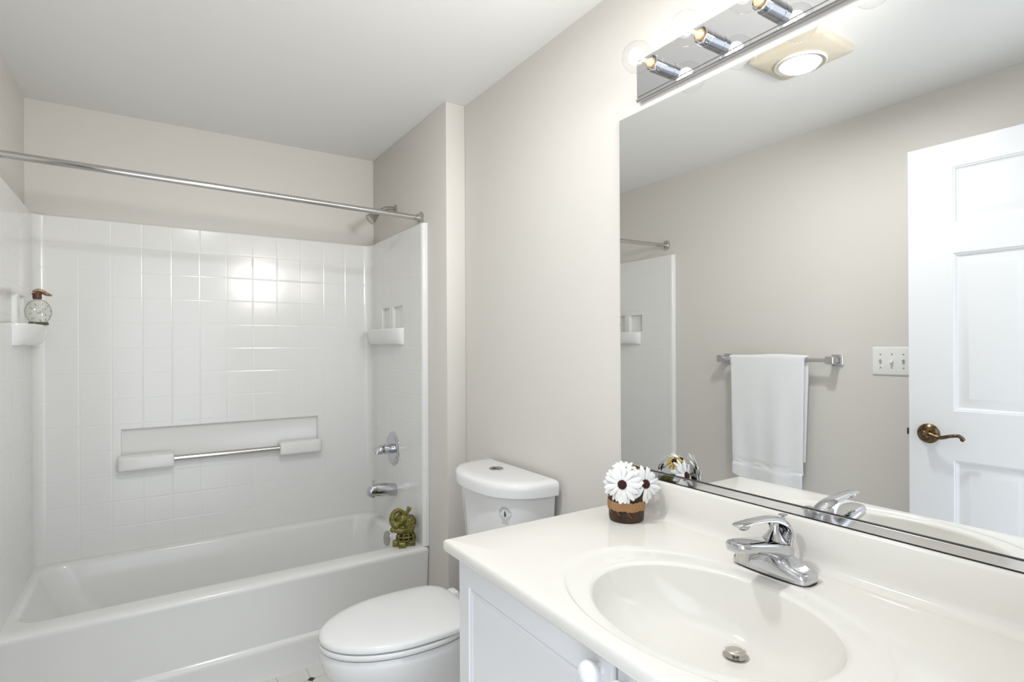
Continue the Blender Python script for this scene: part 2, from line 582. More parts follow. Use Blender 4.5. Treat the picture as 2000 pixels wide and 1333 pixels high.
def side_panel(xf, xw, sgn, n1, n2):
    """xf = panel face, xw = wall behind, sgn = +1 when the face looks to +x"""
    bm = new()
    ys = [YF + .014, n2[0], n2[1], n1[0], n1[1], YB - FR]
    zs = [ZB, 1.412, 1.528, ZT - .006]
    deep = [(.004, -.004), (.006, -.016), (.010, -.0185)]
    nested_plate(bm, (xf, 0, 0), (0, 1, 0), (0, 0, 1), (sgn, 0, 0), ys, zs, {(1, 1), (3, 1)}, deep)
    # front flange (rounded nose), then face, then the inside corner radius
    plan = [V((xw + sgn * .001, YF, 0)), V((xf - sgn * .012, YF, 0)), V((xf - sgn * .005, YF + .002, 0)), V((xf - sgn * .0015, YF + .006, 0)), V((xf, YF + .014, 0))]
    corner = [V((xf + sgn * FR * (1 - math.cos(a)), YB - FR + FR * math.sin(a), 0)) for a in [k * PI / 2 / 8 for k in range(9)]]
    for pl in (plan, corner):
        loft(bm, [[p + V((0, 0, z)) for p in pl] for z in (ZB, ZT - .006)], False)
    full = plan + corner
    def inset(p, d):
        return V((p.x - sgn * d * (1 if p.y < YB - .002 else .3), min(p.y + (d if p.y > YB - FR + .01 else 0), -.001), 0))
    rr = [[p + V((0, 0, ZT - .006)) for p in full], [inset(p, .002) + V((0, 0, ZT - .0015)) for p in full], [inset(p, .006) + V((0, 0, ZT)) for p in full],
          [V((xw + sgn * .001, p.y if i < len(plan) + 6 else -.001, ZT)) for i, p in enumerate(full)]]
    loft(bm, rr, False)
    orient(bm, (AC[0], -1.0, AC[2]))
    return bm


NR1, NR2, NL1, NL2 = (-.325, -.215), (-.505, -.372), (-.320, -.205), (-.482, -.362)
link('side_panel', side_panel(XRF, XA, -1, NR1, NR2), M['tile_side'], sur, 35, recalc=False)
link('side_panel', side_panel(XLF, XL, 1, NL1, NL2), M['tile_side'], sur, 35, recalc=False)


def shelf(xf, sgn, y0, y1, dep):
    bm = new()
    def outline(k, z):
        c, h = (y0 + y1) / 2, (y1 - y0) / 2
        pts = []
        for i in range(33):
            a = PI * i / 32
            pts.append(V((xf + sgn * (k * dep * math.sin(a) ** .75 if 0 < i < 32 else 0) - sgn * .004, c - h * math.cos(a) * (.96 + .04 * k), z)))
        return pts
    R = [outline(.55, 1.332), outline(.72, 1.340), outline(.86, 1.358), outline(.94, 1.38), outline(1, 1.402), outline(1, 1.408), outline(.96, 1.412)]
    loft(bm, R, False, True, True)
    return bm


link('moulded_shelf', shelf(XRF, -1, -.522, -.05, .072), M['acrylic'], sur, 50)
link('moulded_shelf', shelf(XLF, 1, -.470, -.05, .075), M['acrylic'], sur, 50)
for x0, x1, inner_end in ((-1.296, -1.080, 1), (-.619, -.409, 0)):
    bm = new()
    rings = []
    for d, y in ((0, -.028), (0, -.076), (.0025, -.084), (.007, -.089), (.013, -.0905)):
        a0, a1 = (x0 + d * 2.2, x1 - d * .5) if inner_end else (x0 + d * .5, x1 - d * 2.2)
        rings.append([V((p.x, y, p.y)) for p in rrect(a0, a1, .766 + d, .833 - d, .010, 0)])
    loft(bm, rings, True, False, True)
    link('grab_bar_mount', bm, M['acrylic'], sur, 40)
bm = new()
lathe(bm, (-1.082, -.062, .803), (1, 0, 0), [(.0140, 0), (.0140, .466)], 24)
lathe(bm, (-1.081, -.062, .803), (1, 0, 0), [(.0160, 0), (.0160, .006)], 24)
lathe(bm, (-.626, -.062, .803), (1, 0, 0), [(.0160, 0), (.0160, .006)], 24)
o = link('grab_bar', bm, M['chrome_soft'], sur); o['label'] = 'straight chrome bar'

# ------------------------------------------------------------------ shower and tub fittings
t = thing('shower_rod', 'long polished metal shower curtain rod above the bathtub', 'curtain rod', (-.856, -.666, 1.945))
A, B = V((XL, -.666, 1.961)), V((XA, -.666, 1.929))
D = (B - A).normalized()
bm = new(); lathe(bm, A + D * .004, D, [(.0125, 0), (.0125, (B - A).length - .008)], 24); link('rod', bm, M['chrome_soft'], t)
for p, s in ((A, 1), (B, -1)):
    bm = new(); lathe(bm, p + D * s * .0005, D * s, [(.031, 0), (.031, .003), (.026, .007), (.024, .007), (.019, .012), (.0185, .022), (.0165, .024), (.0135, .024)], 28)
    link('rod_flange', bm, M['chrome_soft'], t)

t = thing('wall_shower', 'small cone-shaped metal shower head on an arm behind the rod', 'shower', (XA, -.338, 2.041))
bm = new(); lathe(bm, (XA - .0005, -.338, 2.041), (-1, 0, 0), [(.024, 0), (.024, .002), (.018, .007), (.0115, .009)], 24); link('wall_flange', bm, M['nickel'], t)
bm = new(); tube(bm, spline([(XA - .002, -.338, 2.041), (-.125, -.338, 2.042), (-.155, -.337, 2.034), (-.178, -.335, 2.018)], 6), .0105, 14); link('arm', bm, M['nickel'], t)
ax = V((-.063, 0, -.058)).normalized(); b0 = V((-.176, -.335, 2.020))
bm = new(); lathe(bm, b0, ax, [(.0105, 0), (.0145, .002), (.0145, .009), (.011, .011), (.013, .015), (.0145, .020), (.013, .026), (.0150, .028), (.0285, .066), (.0295, .073), (.027, .074), (.0245, .0715), (.006, .071), (0, .071)], 28)
link('head', bm, M['nickel'], t)

t = thing('shower_valve', 'round chrome shower valve with a knob handle on the alcove end wall', 'shower valve', (XRF, -.368, .796))
cx = V((XRF, -.368, .796))
bm = new(); lathe(bm, cx, (-1, 0, 0), [(.087, 0), (.087, .003), (.083, .006), (.076, .0065), (.074, .0095), (.060, .012), (.052, .010), (.03, .012), (.0, .012)], 48); link('escutcheon', bm, M['chrome'], t)
bm = new(); lathe(bm, cx + V((-.011, 0, 0)), (-1, 0, 0), [(.026, 0), (.026, .012), (.0225, .013), (.0225, .030), (.026, .031), (.026, .042), (.022, .044), (.0, .044)], 28); link('stem', bm, M['chrome'], t)
bm = new()
lathe(bm, cx + V((-.055, 0, 0)), (-1, 0, 0), [(.016, 0), (.021, .003), (.024, .010), (.024, .018), (.020, .024), (.0185, .028), (.0, .030)], 28)
tube(bm, spline([cx + V((-.078, 0, .016)), cx + V((-.083, 0, 0)), cx + V((-.088, 0, -.022))], 5), [.010] * 6 + [.011] * 2 + [.012] * 3, 14)
link('handle', bm, M['chrome'], t)

t = thing('tub_spout', 'chrome bathtub spout with a diverter pin on the alcove end wall', 'tub spout', (XRF, -.393, .585))
bm = new()
sect = [(-.124, .621, .557, .030), (-.128, .622, .557, .0305), (-.16, .627, .561, .030), (-.20, .632, .565, .0285), (-.228, .634, .569, .0275), (-.247, .631, .572, .0265), (-.260, .621, .575, .025), (-.267, .608, .577, .022), (-.270, .594, .578, .019)]
rings = []
for x, zt, zb, w in sect:
    rings.append([V((x, -.393 + w * math.copysign(abs(math.cos(a)) ** .8, math.cos(a)), (zt + zb) / 2 + (zt - zb) / 2 * math.copysign(abs(math.sin(a)) ** .8, math.sin(a)))) for a in [2 * PI * k / 24 for k in range(24)]])
loft(bm, rings, True, True, True)
lathe(bm, (-.244, -.393, .582), (0, 0, -1), [(.017, 0), (.017, .014), (.013, .014), (.013, .008), (0, .008)], 20)
link('spout_body', bm, M['chrome'], t, 50)
bm = new(); lathe(bm, (-.240, -.393, .630), (0, 0, 1), [(.0035, 0), (.0035, .012), (.007, .014), (.008, .018), (.006, .021), (0, .022)], 16); link('diverter_pin', bm, M['chrome'], t)

# ------------------------------------------------------------------ toilet
toilet = thing('toilet', 'white two-piece toilet with closed lid between the bathtub and the vanity', 'toilet', (-.36, -1.366, 0))
TY = -1.366
def egg(cx, lf, lb, hw, z, n=64, pf=2.0, pb=2.6):
    pts = []
    for i in range(n):
        a = 2 * PI * i / n
        c, s = math.cos(a), math.sin(a)
        L, pw = (lf, pf) if c > 0 else (lb, pb)
        pts.append(V((cx - L * math.copysign(abs(c) ** (2 / pw), c), TY + hw * math.copysign(abs(s) ** (2 / pw), s), z)))
    return pts
bm = new()
R = [egg(-.40, .17, .34, .105, 0), egg(-.40, .17, .34, .105, .02), egg(-.40, .165, .33, .100, .06), egg(-.41, .17, .30, .100, .13), egg(-.43, .20, .28, .115, .20),
     egg(-.45, .245, .25, .148, .27), egg(-.465, .268, .235, .170, .32), egg(-.47, .275, .23, .178, .36), egg(-.47, .274, .228, .178, .378), egg(-.47, .270, .224, .174, .386), egg(-.47, .24, .20, .15, .387)]
loft(bm, R, True, True, True)
# rear deck that carries the tank
rings = []
for z, d in ((.20, .03), (.30, .0), (.375, -.012), (.392, -.012), (.400, -.004)):
    rings.append(rrect(-.30 + d, -.03, TY - .10 + d, TY + .10 - d, .03, z))
loft(bm, rings, True, True, True)
link('bowl', bm, M['porcelain'], toilet, 50)
bm = new()
loft(bm, [egg(-.47, .272, .205, .178, .391), egg(-.47, .277, .207, .183, .395), egg(-.47, .278, .207, .184, .404), egg(-.47, .275, .205, .181, .409), egg(-.47, .26, .19, .17, .410)], True, True, True)
link('seat', bm, M['seat'], toilet, 50)
bm = new()
loft(bm, [egg(-.47, .266, .203, .174, .4125, pb=4), egg(-.47, .276, .206, .182, .415, pb=4), egg(-.47, .277, .207, .183, .424, pb=4), egg(-.47, .273, .205, .180, .430, pb=4), egg(-.47, .262, .198, .172, .4345, pb=4),
          egg(-.47, .235, .18, .152, .4385, pb=4), egg(-.47, .18, .14, .115, .4415, pb=3.4), egg(-.47, .10, .08, .065, .443, pb=3), egg(-.47, .02, .02, .015, .4435)], True, True, True)
link('seat_lid', bm, M['seat'], toilet, 60)
for s in (-1, 1):
    bm = new(); box(bm, (-.268, TY + s * .075 - .022, .399), (-.240, TY + s * .075 + .022, .432), .006, 3); link('hinge', bm, M['seat'], toilet)
YT = -1.377
def tank_ring(z, hw, dep, n, x0=-.02):
    pts = []
    for i in range(49):
        a = PI * i / 48
        pts.append(V((x0 - dep * abs(math.sin(a)) ** (2 / n), YT - hw * math.copysign(abs(math.cos(a)) ** (2 / n), math.cos(a)), z)))
    return pts
TK = dict(hw=.222, dep=.185, n=3.2)
def tank_at(z):                                     # the tank narrows towards its foot
    k = (z - .40) / .41
    return .185 + (.222 - .185) * k, .150 + (.185 - .150) * k
bm = new()
loft(bm, [tank_ring(.401, .165, .13, 3.2), tank_ring(.41, *tank_at(.41), 3.2)] + [tank_ring(z, *tank_at(z), 3.2) for z in (.5, .6, .7, .76, .812)], True, True, True)
link('tank', bm, M['porcelain'], toilet, 45)
bm = new()
loft(bm, [tank_ring(.8135, .232, .200, 2.6), tank_ring(.8115, .238, .209, 2.6), tank_ring(.814, .242, .214, 2.6), tank_ring(.84, .244, .216, 2.6), tank_ring(.852, .243, .214, 2.6), tank_ring(.858, .239, .209, 2.6), tank_ring(.862, .230, .199, 2.6), tank_ring(.8635, .20, .17, 2.6), tank_ring(.864, .1, .09, 2.4, -.06)], True, True, True)
link('tank_lid', bm, M['porcelain'], toilet, 50)
bm = new(); lathe(bm, (-.100, -1.345, .8635), (0, 0, 1), [(.027, 0), (.027, .0025), (.0245, .004), (.0235, .0032), (.0, .0032)], 32)
fb = link('flush_button', bm, M['nickel'], toilet); fb['label'] = 'round chrome dual flush button'
bm = new(); box(bm, (-.1035, -1.3675, .8662), (-.1015, -1.3225, .8674)); box(bm, (-.117, -1.355, .8664), (-.110, -1.342, .8672)); link('button_split', bm, M['dark'], fb, 0)

# water-drop sticker with its ring of lettering, laid on the curved tank front
def text_tris(s, size):
    cu = bpy.data.curves.new('t', 'FONT'); cu.body = s; cu.size = size; cu.align_x = 'CENTER'; cu.align_y = 'CENTER'
    ob = bpy.data.objects.new('t', cu); COL.objects.link(ob)
    dg = bpy.context.evaluated_depsgraph_get()
    me = bpy.data.meshes.new_from_object(ob.evaluated_get(dg))
    vs = [v.co.copy() for v in me.vertices]; fs = [list(p.vertices) for p in me.polygons]
    bpy.data.objects.remove(ob); bpy.data.curves.remove(cu); bpy.data.meshes.remove(me)
    return vs, fs
tab = []                                            # arc length along the tank front at the sticker's height
hwz, dpz = tank_at(.752)
prev = None; L = 0.0
for i in range(2001):
    a = .3 + 2.2 * i / 2000
    p = V((-.02 - dpz * math.sin(a) ** (2 / 3.2), YT - hwz * math.copysign(abs(math.cos(a)) ** (2 / 3.2), math.cos(a)), 0))
    if prev is not None: L += (p - prev).length
    tab.append((L, p)); prev = p
s0 = min(tab, key=lambda q: abs(q[1].y + 1.530))[0]
def on_tank(u, w):
    s = s0 - u                                      # +u is to the viewer's right
    i = min(range(0, 2001, 4), key=lambda k: abs(tab[k][0] - s)); i = max(2, min(1998, i))
    (l0, p0), (l1, p1) = tab[i - 2], tab[i + 2]
    p = p0 + (p1 - p0) * ((s - l0) / (l1 - l0)); tn = (p1 - p0).normalized()
    nr = V((tn.y, -tn.x, 0)); nr = nr if nr.x < 0 else -nr
    z = .756 + w
    k = (tank_at(z)[1] - dpz)
    return V((p.x, p.y, z)) + nr * (.0009 + max(0, k))
def sticker(bm, vs, fs):
    nv = [bm.verts.new(on_tank(v.x, v.y)) for v in vs]
    for f in fs: bm.faces.new([nv[i] for i in f])
def arc_text(bm, s, rad, size, a0, a1, flip=False):
    for k, ch in enumerate(s):
        if ch == ' ': continue
        a = math.radians(a0 + (a1 - a0) * (k / max(1, len(s) - 1)))
        vs, fs = text_tris(ch, size)
        rt = Matrix.Rotation(a - PI / 2 + (PI if flip else 0), 3, 'Z')
        sticker(bm, [rt @ v + V((math.cos(a) * rad, math.sin(a) * rad, 0)) for v in vs], fs)
st = bmesh.new()
arc_text(st, 'WATERSENSE', .0172, .0072, 160, 20)
arc_text(st, 'MEETS EPA CRITERIA', .0176, .0040, 205, 335, True)
for r0 in (.0228,):
    n = 48
    sticker(st, [V((r * math.cos(2 * PI * i / n), r * math.sin(2 * PI * i / n), 0)) for r in (r0, r0 - .0007) for i in range(n)], [[i, (i + 1) % n, n + (i + 1) % n, n + i] for i in range(n)])
drop = []
for i in range(33):
    a = 2 * PI * i / 32
    drop.append(V((.0062 * math.sin(a) * math.sin(a / 2) ** 1.4, .0115 * math.cos(a) + .0005, 0)))
sticker(st, [V((0, -.004, 0))] + drop[:-1], [[0, 1 + i, 1 + (i + 1) % 32] for i in range(32)])
for k, w in enumerate(('Certified by', 'IAPMO R&T')):
    vs, fs = text_tris(w, .0046); sticker(st, [v + V((0, -.0275 - .006 * k, 0)) for v in vs], fs)
o = link('sticker', st, M['print'], toilet, 0); o['label'] = 'round printed water-drop sticker'

# ------------------------------------------------------------------ vanity cabinet
VX, VY0, VY1 = -.54, -1.912, -2.985
cab = thing('vanity_cabinet', 'white bathroom vanity cabinet with panelled doors and a round white knob', 'cabinet', (-.27, -2.45, 0))
bm = new()
for lo, hi in (((VX, VY1, .10), (VX + .019, VY0, .826)), ((VX + .019, VY1, .10), (-.003, VY1 + .016, .826)), ((VX + .019, VY0 - .016, .10), (-.003, VY0, .826)),
               ((VX + .019, VY1 + .016, .10), (-.003, VY0 - .016, .116)), ((-.012, VY1 + .016, .116), (-.003, VY0 - .016, .826))):
    box(bm, lo, hi, .0008)          # face frame, two ends, floor and back of an open-topped carcass
link('cabinet_body', bm, M['cabinet'], cab, 30)
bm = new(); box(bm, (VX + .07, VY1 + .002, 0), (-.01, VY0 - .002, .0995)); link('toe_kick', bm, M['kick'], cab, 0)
def cabinet_door(y0, y1, knob_y):
    z0, z1 = .135, .812
    bm = new()
    xf = VX - .021
    T = .0185
    # outer edge: slab with a small ogee, then flat stile, bead and sunken field
    rect = lambda d, x: [V((x, y0 + d, z0 + d)), V((x, y1 - d, z0 + d)), V((x, y1 - d, z1 - d)), V((x, y0 + d, z1 - d))]
    seq = [(0, VX - .0015), (0, xf + .006), (.0015, xf + .003), (.004, xf + .0025), (.006, xf + .0005), (.009, xf), (.052, xf), (.0545, xf + .0045), (.057, xf + .0055), (.0585, xf + .0030), (.062, xf + .0015), (.0655, xf + .0030), (.070, xf + .0042)]
    loft(bm, [rect(d, x) for d, x in seq], True, True, True)
    d = link('cabinet_door', bm, M['cabinet'], cab, 20)
    bm = new()
    lathe(bm, (xf, knob_y, .7875), (-1, 0, 0), [(.010, 0), (.0095, .004), (.0105, .008), (.0160, .013), (.0195, .020), (.0198, .027), (.0170, .034), (.0100, .039), (0, .0405)], 32)
    link('knob', bm, M['ceramic'], d, 60)
cabinet_door(-2.4525, -1.920, -2.421)
cabinet_door(-2.982, -2.459, -2.490)

# ------------------------------------------------------------------ vanity top: slab, basin, backsplash in one moulding
ZC = .855
X0, X1, Y0, Y1 = -.588, -.004, -2.990, -1.897
top = thing('basin_counter', 'cream moulded counter with oval basin and backsplash on the vanity cabinet', 'counter', (-.29, -2.45, .826))
CX, CY, AX, AY = -.357, -2.470, .172, .226
OX, OY, BX, BY = -.352, -2.462, .207, .300
N = 160
angs = sorted([2 * PI * i / N for i in range(N)] + [math.atan2((yy - OY) / BY, (xx - OX) / BX) % (2 * PI) for xx in (X0, X1) for yy in (Y0, Y1)])
def E1(k, z, cx=CX, cy=CY): return [V((cx + AX * k * math.cos(a), cy + AY * k * math.sin(a), z)) for a in angs]
def E2(k, z): return [V((OX + BX * k * math.cos(a), OY + BY * k * math.sin(a), z)) for a in angs]
def RC(ins, z):
    pts = []
    for a in angs:
        dx, dy = BX * math.cos(a), BY * math.sin(a)
        tx = ((X1 if dx > 0 else X0) - OX) / dx if abs(dx) > 1e-9 else 1e9
        ty = ((Y1 if dy > 0 else Y0) - OY) / dy if abs(dy) > 1e-9 else 1e9
        tt = min(tx, ty)
        pts.append(V((min(max(OX + dx * tt, X0 + ins), X1 - ins), min(max(OY + dy * tt, Y0 + ins), Y1 - ins), z)))
    return pts
def mix(A, B, t, z): return [V((p.x + (q.x - p.x) * t, p.y + (q.y - p.y) * t, z)) for p, q in zip(A, B)]
e1, e2, rc = E1(1.05, 0), E2(1, 0), RC(.008, 0)
rings = [E1(1.0, .8455), E1(1.012, .8485), E1(1.03, .8506), E1(1.05, .8516), mix(e1, e2, .4, .8521), mix(e1, e2, .75, .8524), mix(e1, e2, .90, .8527), mix(e1, e2, .95, .8538), e2 and [V((p.x, p.y, .8549)) for p in e2],
         mix(e2, rc, .06, .8553), mix(e2, rc, .15, ZC), mix(e2, rc, .5, ZC), [V((p.x, p.y, ZC)) for p in rc], RC(.004, ZC - .001), RC(.0012, ZC - .004), RC(0, ZC - .009), RC(0, .832), RC(.003, .827), RC(.008, .8265), RC(.03, .8265)]
bm = new(); loft(bm, rings); link('counter_slab', bm, M['marble'], top, 45)
DC = (-.252, -2.458)
bp_ = [(1, .8455), (.988, .838), (.968, .826), (.938, .811), (.89, .794), (.82, .777), (.72, .762), (.60, .750), (.46, .741), (.32, .7345), (.22, .731), (.15, .729), (.105, .728)]
rings = []
for k, z in bp_:
    s = (1 - k) / .895
    rings.append([V((CX + (DC[0] - CX) * s + AX * k * (1 + .25 * s) * math.cos(a), CY + (DC[1] - CY) * s + AY * k * math.sin(a), z)) for a in angs])
bm = new(); loft(bm, rings, True, False, True); basin = link('basin', bm, M['marble'], top, 60)
bm = new(); lathe(bm, (DC[0], DC[1], .7285), (0, 0, 1), [(.0235, 0), (.0235, .0015), (.020, .002), (.017, .001), (.0, .0008)], 28); link('drain_ring', bm, M['nickel'], basin)
bm = new(); lathe(bm, (DC[0], DC[1], .730), (0, 0, 1), [(.006, 0), (.006, .008), (.0185, .009), (.019, .011), (.016, .013), (.008, .0142), (0, .0145)], 28); o = link('stopper', bm, M['stopper'], basin); o['label'] = 'round metal pop-up stopper'
prof = [(-.003, .8545), (-.003, .9495), (-.014, .9495), (-.019, .9475), (-.0215, .943), (-.0225, .885), (-.0235, .873), (-.0265, .8645), (-.032, .8585), (-.040, .8558), (-.050, .8551)]
bm = new(); loft(bm, [[V((x, y, z)) for x, z in prof] for y in (Y0 + .001, Y1 - .0045)], True, True, True); link('backsplash', bm, M['marble'], top, 40)

# ------------------------------------------------------------------ faucet
fau = thing('faucet', 'chrome single-lever faucet behind the oval basin', 'faucet', (-.11, -2.45, ZC))
FY = -2.45
def stadium(xc, hx, hy, z, n=40, p=2.6):
    return [V((xc + hx * math.copysign(abs(math.cos(a)) ** (2 / p), math.cos(a)), FY + hy * math.copysign(abs(math.sin(a)) ** (2 / p), math.sin(a)), z)) for a in [2 * PI * k / n for k in range(n)]]
bm = new()
loft(bm, [stadium(-.112, .034, .082, ZC + .0002, p=3), stadium(-.112, .034, .082, ZC + .003, p=3), stadium(-.112, .033, .081, ZC + .0035, p=3)], True, True, True)
link('gasket', bm, M['dark'], fau)
bm = new()                                             # plate whose wings sweep up to the middle
wing = [(.0805, .010, .006), (.0795, .020, .012), (.076, .0265, .0175), (.068, .030, .0225), (.056, .0315, .0265), (.044, .032, .030), (.032, .0325, .0355), (.020, .033, .0430), (.010, .033, .0485), (0, .033, .0505)]
wing = wing + [(-y, hx, h) for y, hx, h in wing[-2::-1]]
rings = []
for y, hx, h in wing:
    xc = -.112
    dish = .006 * math.exp(-((abs(y) - .052) / .016) ** 2)   # shallow dimple in each wing
    ring_ = [V((xc + hx, FY + y, ZC + .0036)), V((xc + hx, FY + y, ZC + .0036 + min(.007, h * .5)))]
    for k in range(1, 16):
        a = PI * k / 16
        ring_.append(V((xc + hx * math.copysign(abs(math.cos(a)) ** .6, math.cos(a)), FY + y, ZC + .0036 + max(min(.007, h * .5), (h - dish * math.sin(a) ** 6) * (min(.007, h * .5) / h + (1 - min(.007, h * .5) / h) * math.sin(a) ** .8)))))
    ring_ += [V((xc - hx, FY + y, ZC + .0036 + min(.007, h * .5))), V((xc - hx, FY + y, ZC + .0036))]
    rings.append(ring_)
loft(bm, rings, True, True, True)
link('base_plate', bm, M['chrome'], fau, 50)
bm = new()                                             # spout leaning out over the bowl, flat rounded front
sp = [(-.075, .893, .022, .014), (-.090, .898, .030, .016), (-.115, .9045, .033, .0165), (-.140, .911, .032, .0165), (-.170, .9185, .0295, .0140), (-.200, .925, .0275, .0120), (-.222, .9285, .0265, .0112), (-.236, .930, .0235, .0108), (-.243, .931, .0185, .0100), (-.2455, .9312, .012, .008)]
rings = []
for x, z, hy, hz in sp:
    rings.append([V((x, FY + hy * math.copysign(abs(math.cos(a)) ** .55, math.cos(a)), z + hz * math.copysign(abs(math.sin(a)) ** .6, math.sin(a)))) for a in [2 * PI * k / 36 for k in range(36)]])
loft(bm, rings, True, True, True)
link('spout', bm, M['chrome'], fau, 45)
bm = new(); lathe(bm, (-.216, FY, .919), (.06, 0, -1), [(.0125, 0), (.0125, .017), (.0115, .0185), (.0085, .0185), (.0085, .013), (0, .013)], 28); link('aerator', bm, M['chrome_soft'], fau)
bm = new()                                             # slim neck inside the hooded lever
lathe(bm, (-.112, FY, .915), (.12, 0, 1), [(.026, 0), (.0255, .004), (.021, .009), (.014, .018), (.0095, .028), (.0085, .038), (.0115, .044), (.0115, .050), (0, .052)], 32)
link('handle_neck', bm, M['chrome'], fau, 50)
bm = new()
lp = spline([(-.074, FY, .898), (-.064, FY, .926), (-.072, FY, .949), (-.092, FY, .963), (-.122, FY, .9705), (-.160, FY, .9735), (-.200, FY, .975), (-.228, FY, .9745), (-.238, FY, .972)], 5)
lw_ = lerp_list([.027, .0265, .0255, .024, .020, .0155, .0135, .0135, .009], 5)
sag = lerp_list([.026, .025, .022, .017, .010, .006, .0045, .004, .002], 5)     # how far the shell edges wrap forward
rings = []
for k, q in enumerate(lp):
    tg = (lp[min(k + 1, len(lp) - 1)] - lp[max(k - 1, 0)]).normalized()
    nn = V((tg.z, 0, -tg.x))      # outward side of the hood
    outer, innr = [], []
    for m_ in range(13):
        a = PI * m_ / 12
        off = V((0, lw_[k] * math.cos(a), 0)) - nn * sag[k] * (1 - math.sin(a))
        outer.append(q + off)
        innr.append(q + V((0, (lw_[k] - .002) * math.cos(a), 0)) - nn * (sag[k] * (1 - math.sin(a)) * .96 + .0042 * (.35 + .65 * math.sin(a))))
    rings.append(outer + innr[::-1])
loft(bm, rings, True, True, True)
link('lever', bm, M['chrome'], fau, 50)
bm = new(); sphere(bm, (-.214, FY, .9665), (.014, .0105, .0085), 20, 12); link('lever_grip', bm, M['chrome'], fau, 60)
bm = new(); lathe(bm, (-.062, FY + .006, .875), (.08, .1, 1), [(.0042, 0), (.0036, .062), (.0048, .064), (.0048, .076), (.0035, .078), (.004, .080), (.0095, .0825), (.0098, .0845), (.006, .086), (0, .0862)], 20); link('lift_rod', bm, M['chrome'], fau, 50)

# ------------------------------------------------------------------ flower pot
pot = thing('flower_pot', 'small brown pot of white daisies with a burlap band on the counter', 'flower pot', (-.112, -2.030, ZC))
pc = V((-.112, -2.030, ZC + .0002))
bm = new(); lathe(bm, pc, (0, 0, 1), [(.0415, 0), (.0455, .003), (.0465, .010), (.0468, .05), (.0475, .080), (.0465, .083), (.043, .082), (.042, .070), (0, .070)], 48)
for v in bm.verts: v.co += V((noise.noise(v.co * 30), noise.noise(v.co * 30 + V((9, 0, 0))), 0)) * .0012
link('pot', bm, M['pot'], pot, 50)
bm = new()
rings = []
for r, h in ((.0478, .031), (.0492, .0315), (.0498, .043), (.0497, .0545), (.0482, .055)):
    rings.append([pc + V((r * math.cos(a), r * math.sin(a), h + .0012 * math.sin(7 * a) + .0006 * math.sin(23 * a))) for a in [2 * PI * k / 96 for k in range(96)]])
loft(bm, rings)
for da, dl in ((-2.9, .012), (-2.35, .016), (-3.4, .009)):    # frayed threads
    p = pc + V((.0500 * math.cos(da), .0500 * math.sin(da), .034))
    q = pc + V((.0520 * math.cos(da + .25), .0520 * math.sin(da + .25), .034 - dl))
    tube(bm, [p, (p + q) / 2 + V((0, 0, -.002)), q], .0006, 6)
o = link('burlap_band', bm, M['burlap'], pot, 50); o['label'] = 'band of coarse tan burlap'
def flower(c, nrm, R, n, pm, name='daisy', disc=.010, seed=0):
    rnd = random.Random(seed)
    a, b, d = frame(nrm); c = V(c)
    bm = new()
    for layer in range(2):
        for i in range(n):
            ang = 2 * PI * (i + .5 * layer) / n + rnd.uniform(-.08, .08)
            L = R * rnd.uniform(.90, 1.05) * (1 if layer == 0 else .93)
            wmax = R * rnd.uniform(.105, .15)
            lift = .08 + .16 * layer + rnd.uniform(-.10, .12)
            droop = rnd.uniform(.14, .48)
            e = a * math.cos(ang) + b * math.sin(ang); s = d.cross(e)
            rows = []
            for j in range(11):
                u = 1 - (1 - j / 10) ** 1.5
                w = wmax * (.35 + .65 * math.sin(min(1, u * 1.35) * PI / 2)) * (1 if u < .62 else math.sqrt(max(0.01, 1 - ((u - .62) / .385) ** 2)))
                ctr = c + e * (disc * .5 + (L - disc * .5) * u) + d * (.004 * layer + L * (lift * u - droop * u * u))
                rows.append([ctr + s * w * q - d * abs(q) * w * .22 * (1 if q else 0) for q in (-1, -.5, 0, .5, 1)])
            rows2 = [[p - d * .0006 for p in r] for r in rows]
            rr = [r + r2[::-1] for r, r2 in zip(rows, rows2)]
            loft(bm, rr, True, True, True)
    o = link(name, bm, pm, pot, 60)
    bm = new()
    sphere(bm, c + d * .0045, (disc, disc, disc * .62), 24, 14, Matrix((a, b, d)).transposed())
    for v in bm.verts: v.co += (v.co - c).normalized() * noise.noise(v.co * 900) * .0008
    link('flower_disc', bm, M['disc'], o, 60)
    return o
cam = V((-1.1816, -3.1107, 1.30))
f1, f2, f3 = V((-.150, -2.055, .957)), V((-.086, -2.072, .953)), V((-.118, -2.030, .984))
flower(f1, (-.78, -.55, .18), .053, 13, M['petal'], disc=.0122, seed=1)
flower(f2, (-.25, -.95, .22), .048, 12, M['petal'], disc=.0122, seed=2)
flower(f3, (-.42, -.50, .75), .037, 12, M['petal'], disc=.0105, seed=3)
flower((-.088, -1.990, .962), (.5, .75, .40), .046, 12, M['petal'], disc=.012, seed=4)
o = flower((-.086, -2.036, .986), (.5, -.15, .8), .026, 9, M['petal_yellow'], disc=.008, seed=5); o['label'] = 'smaller yellow flower'
for k, (ang, ln, pm) in enumerate(((.3, .05, 'leaf'), (1.3, .045, 'leaf'), (-.5, .045, 'leaf'), (2.4, .05, 'leaf'), (-1.6, .03, 'leaf'))):
    bm = new()
    e = V((math.cos(ang), math.sin(ang), .15)).normalized(); s = V((-math.sin(ang), math.cos(ang), 0)); up = e.cross(s)
    rows = []
    for j in range(7):
        u = j / 6; w = .013 * math.sin(PI * min(.97, u * .92 + .06))
        ctr = V((pc.x, pc.y, .935)) + e * (.015 + ln * .75 * u) + V((0, 0, .012 * u - .03 * u * u))
        rows.append([ctr + s * w * q + up * abs(q) * w * .3 for q in (-1, 0, 1)])
    loft(bm, [r + [p - up * .0007 for p in r[::-1]] for r in rows], True, True, True)
    link('leaf', bm, M[pm], pot, 60)
bm = new()
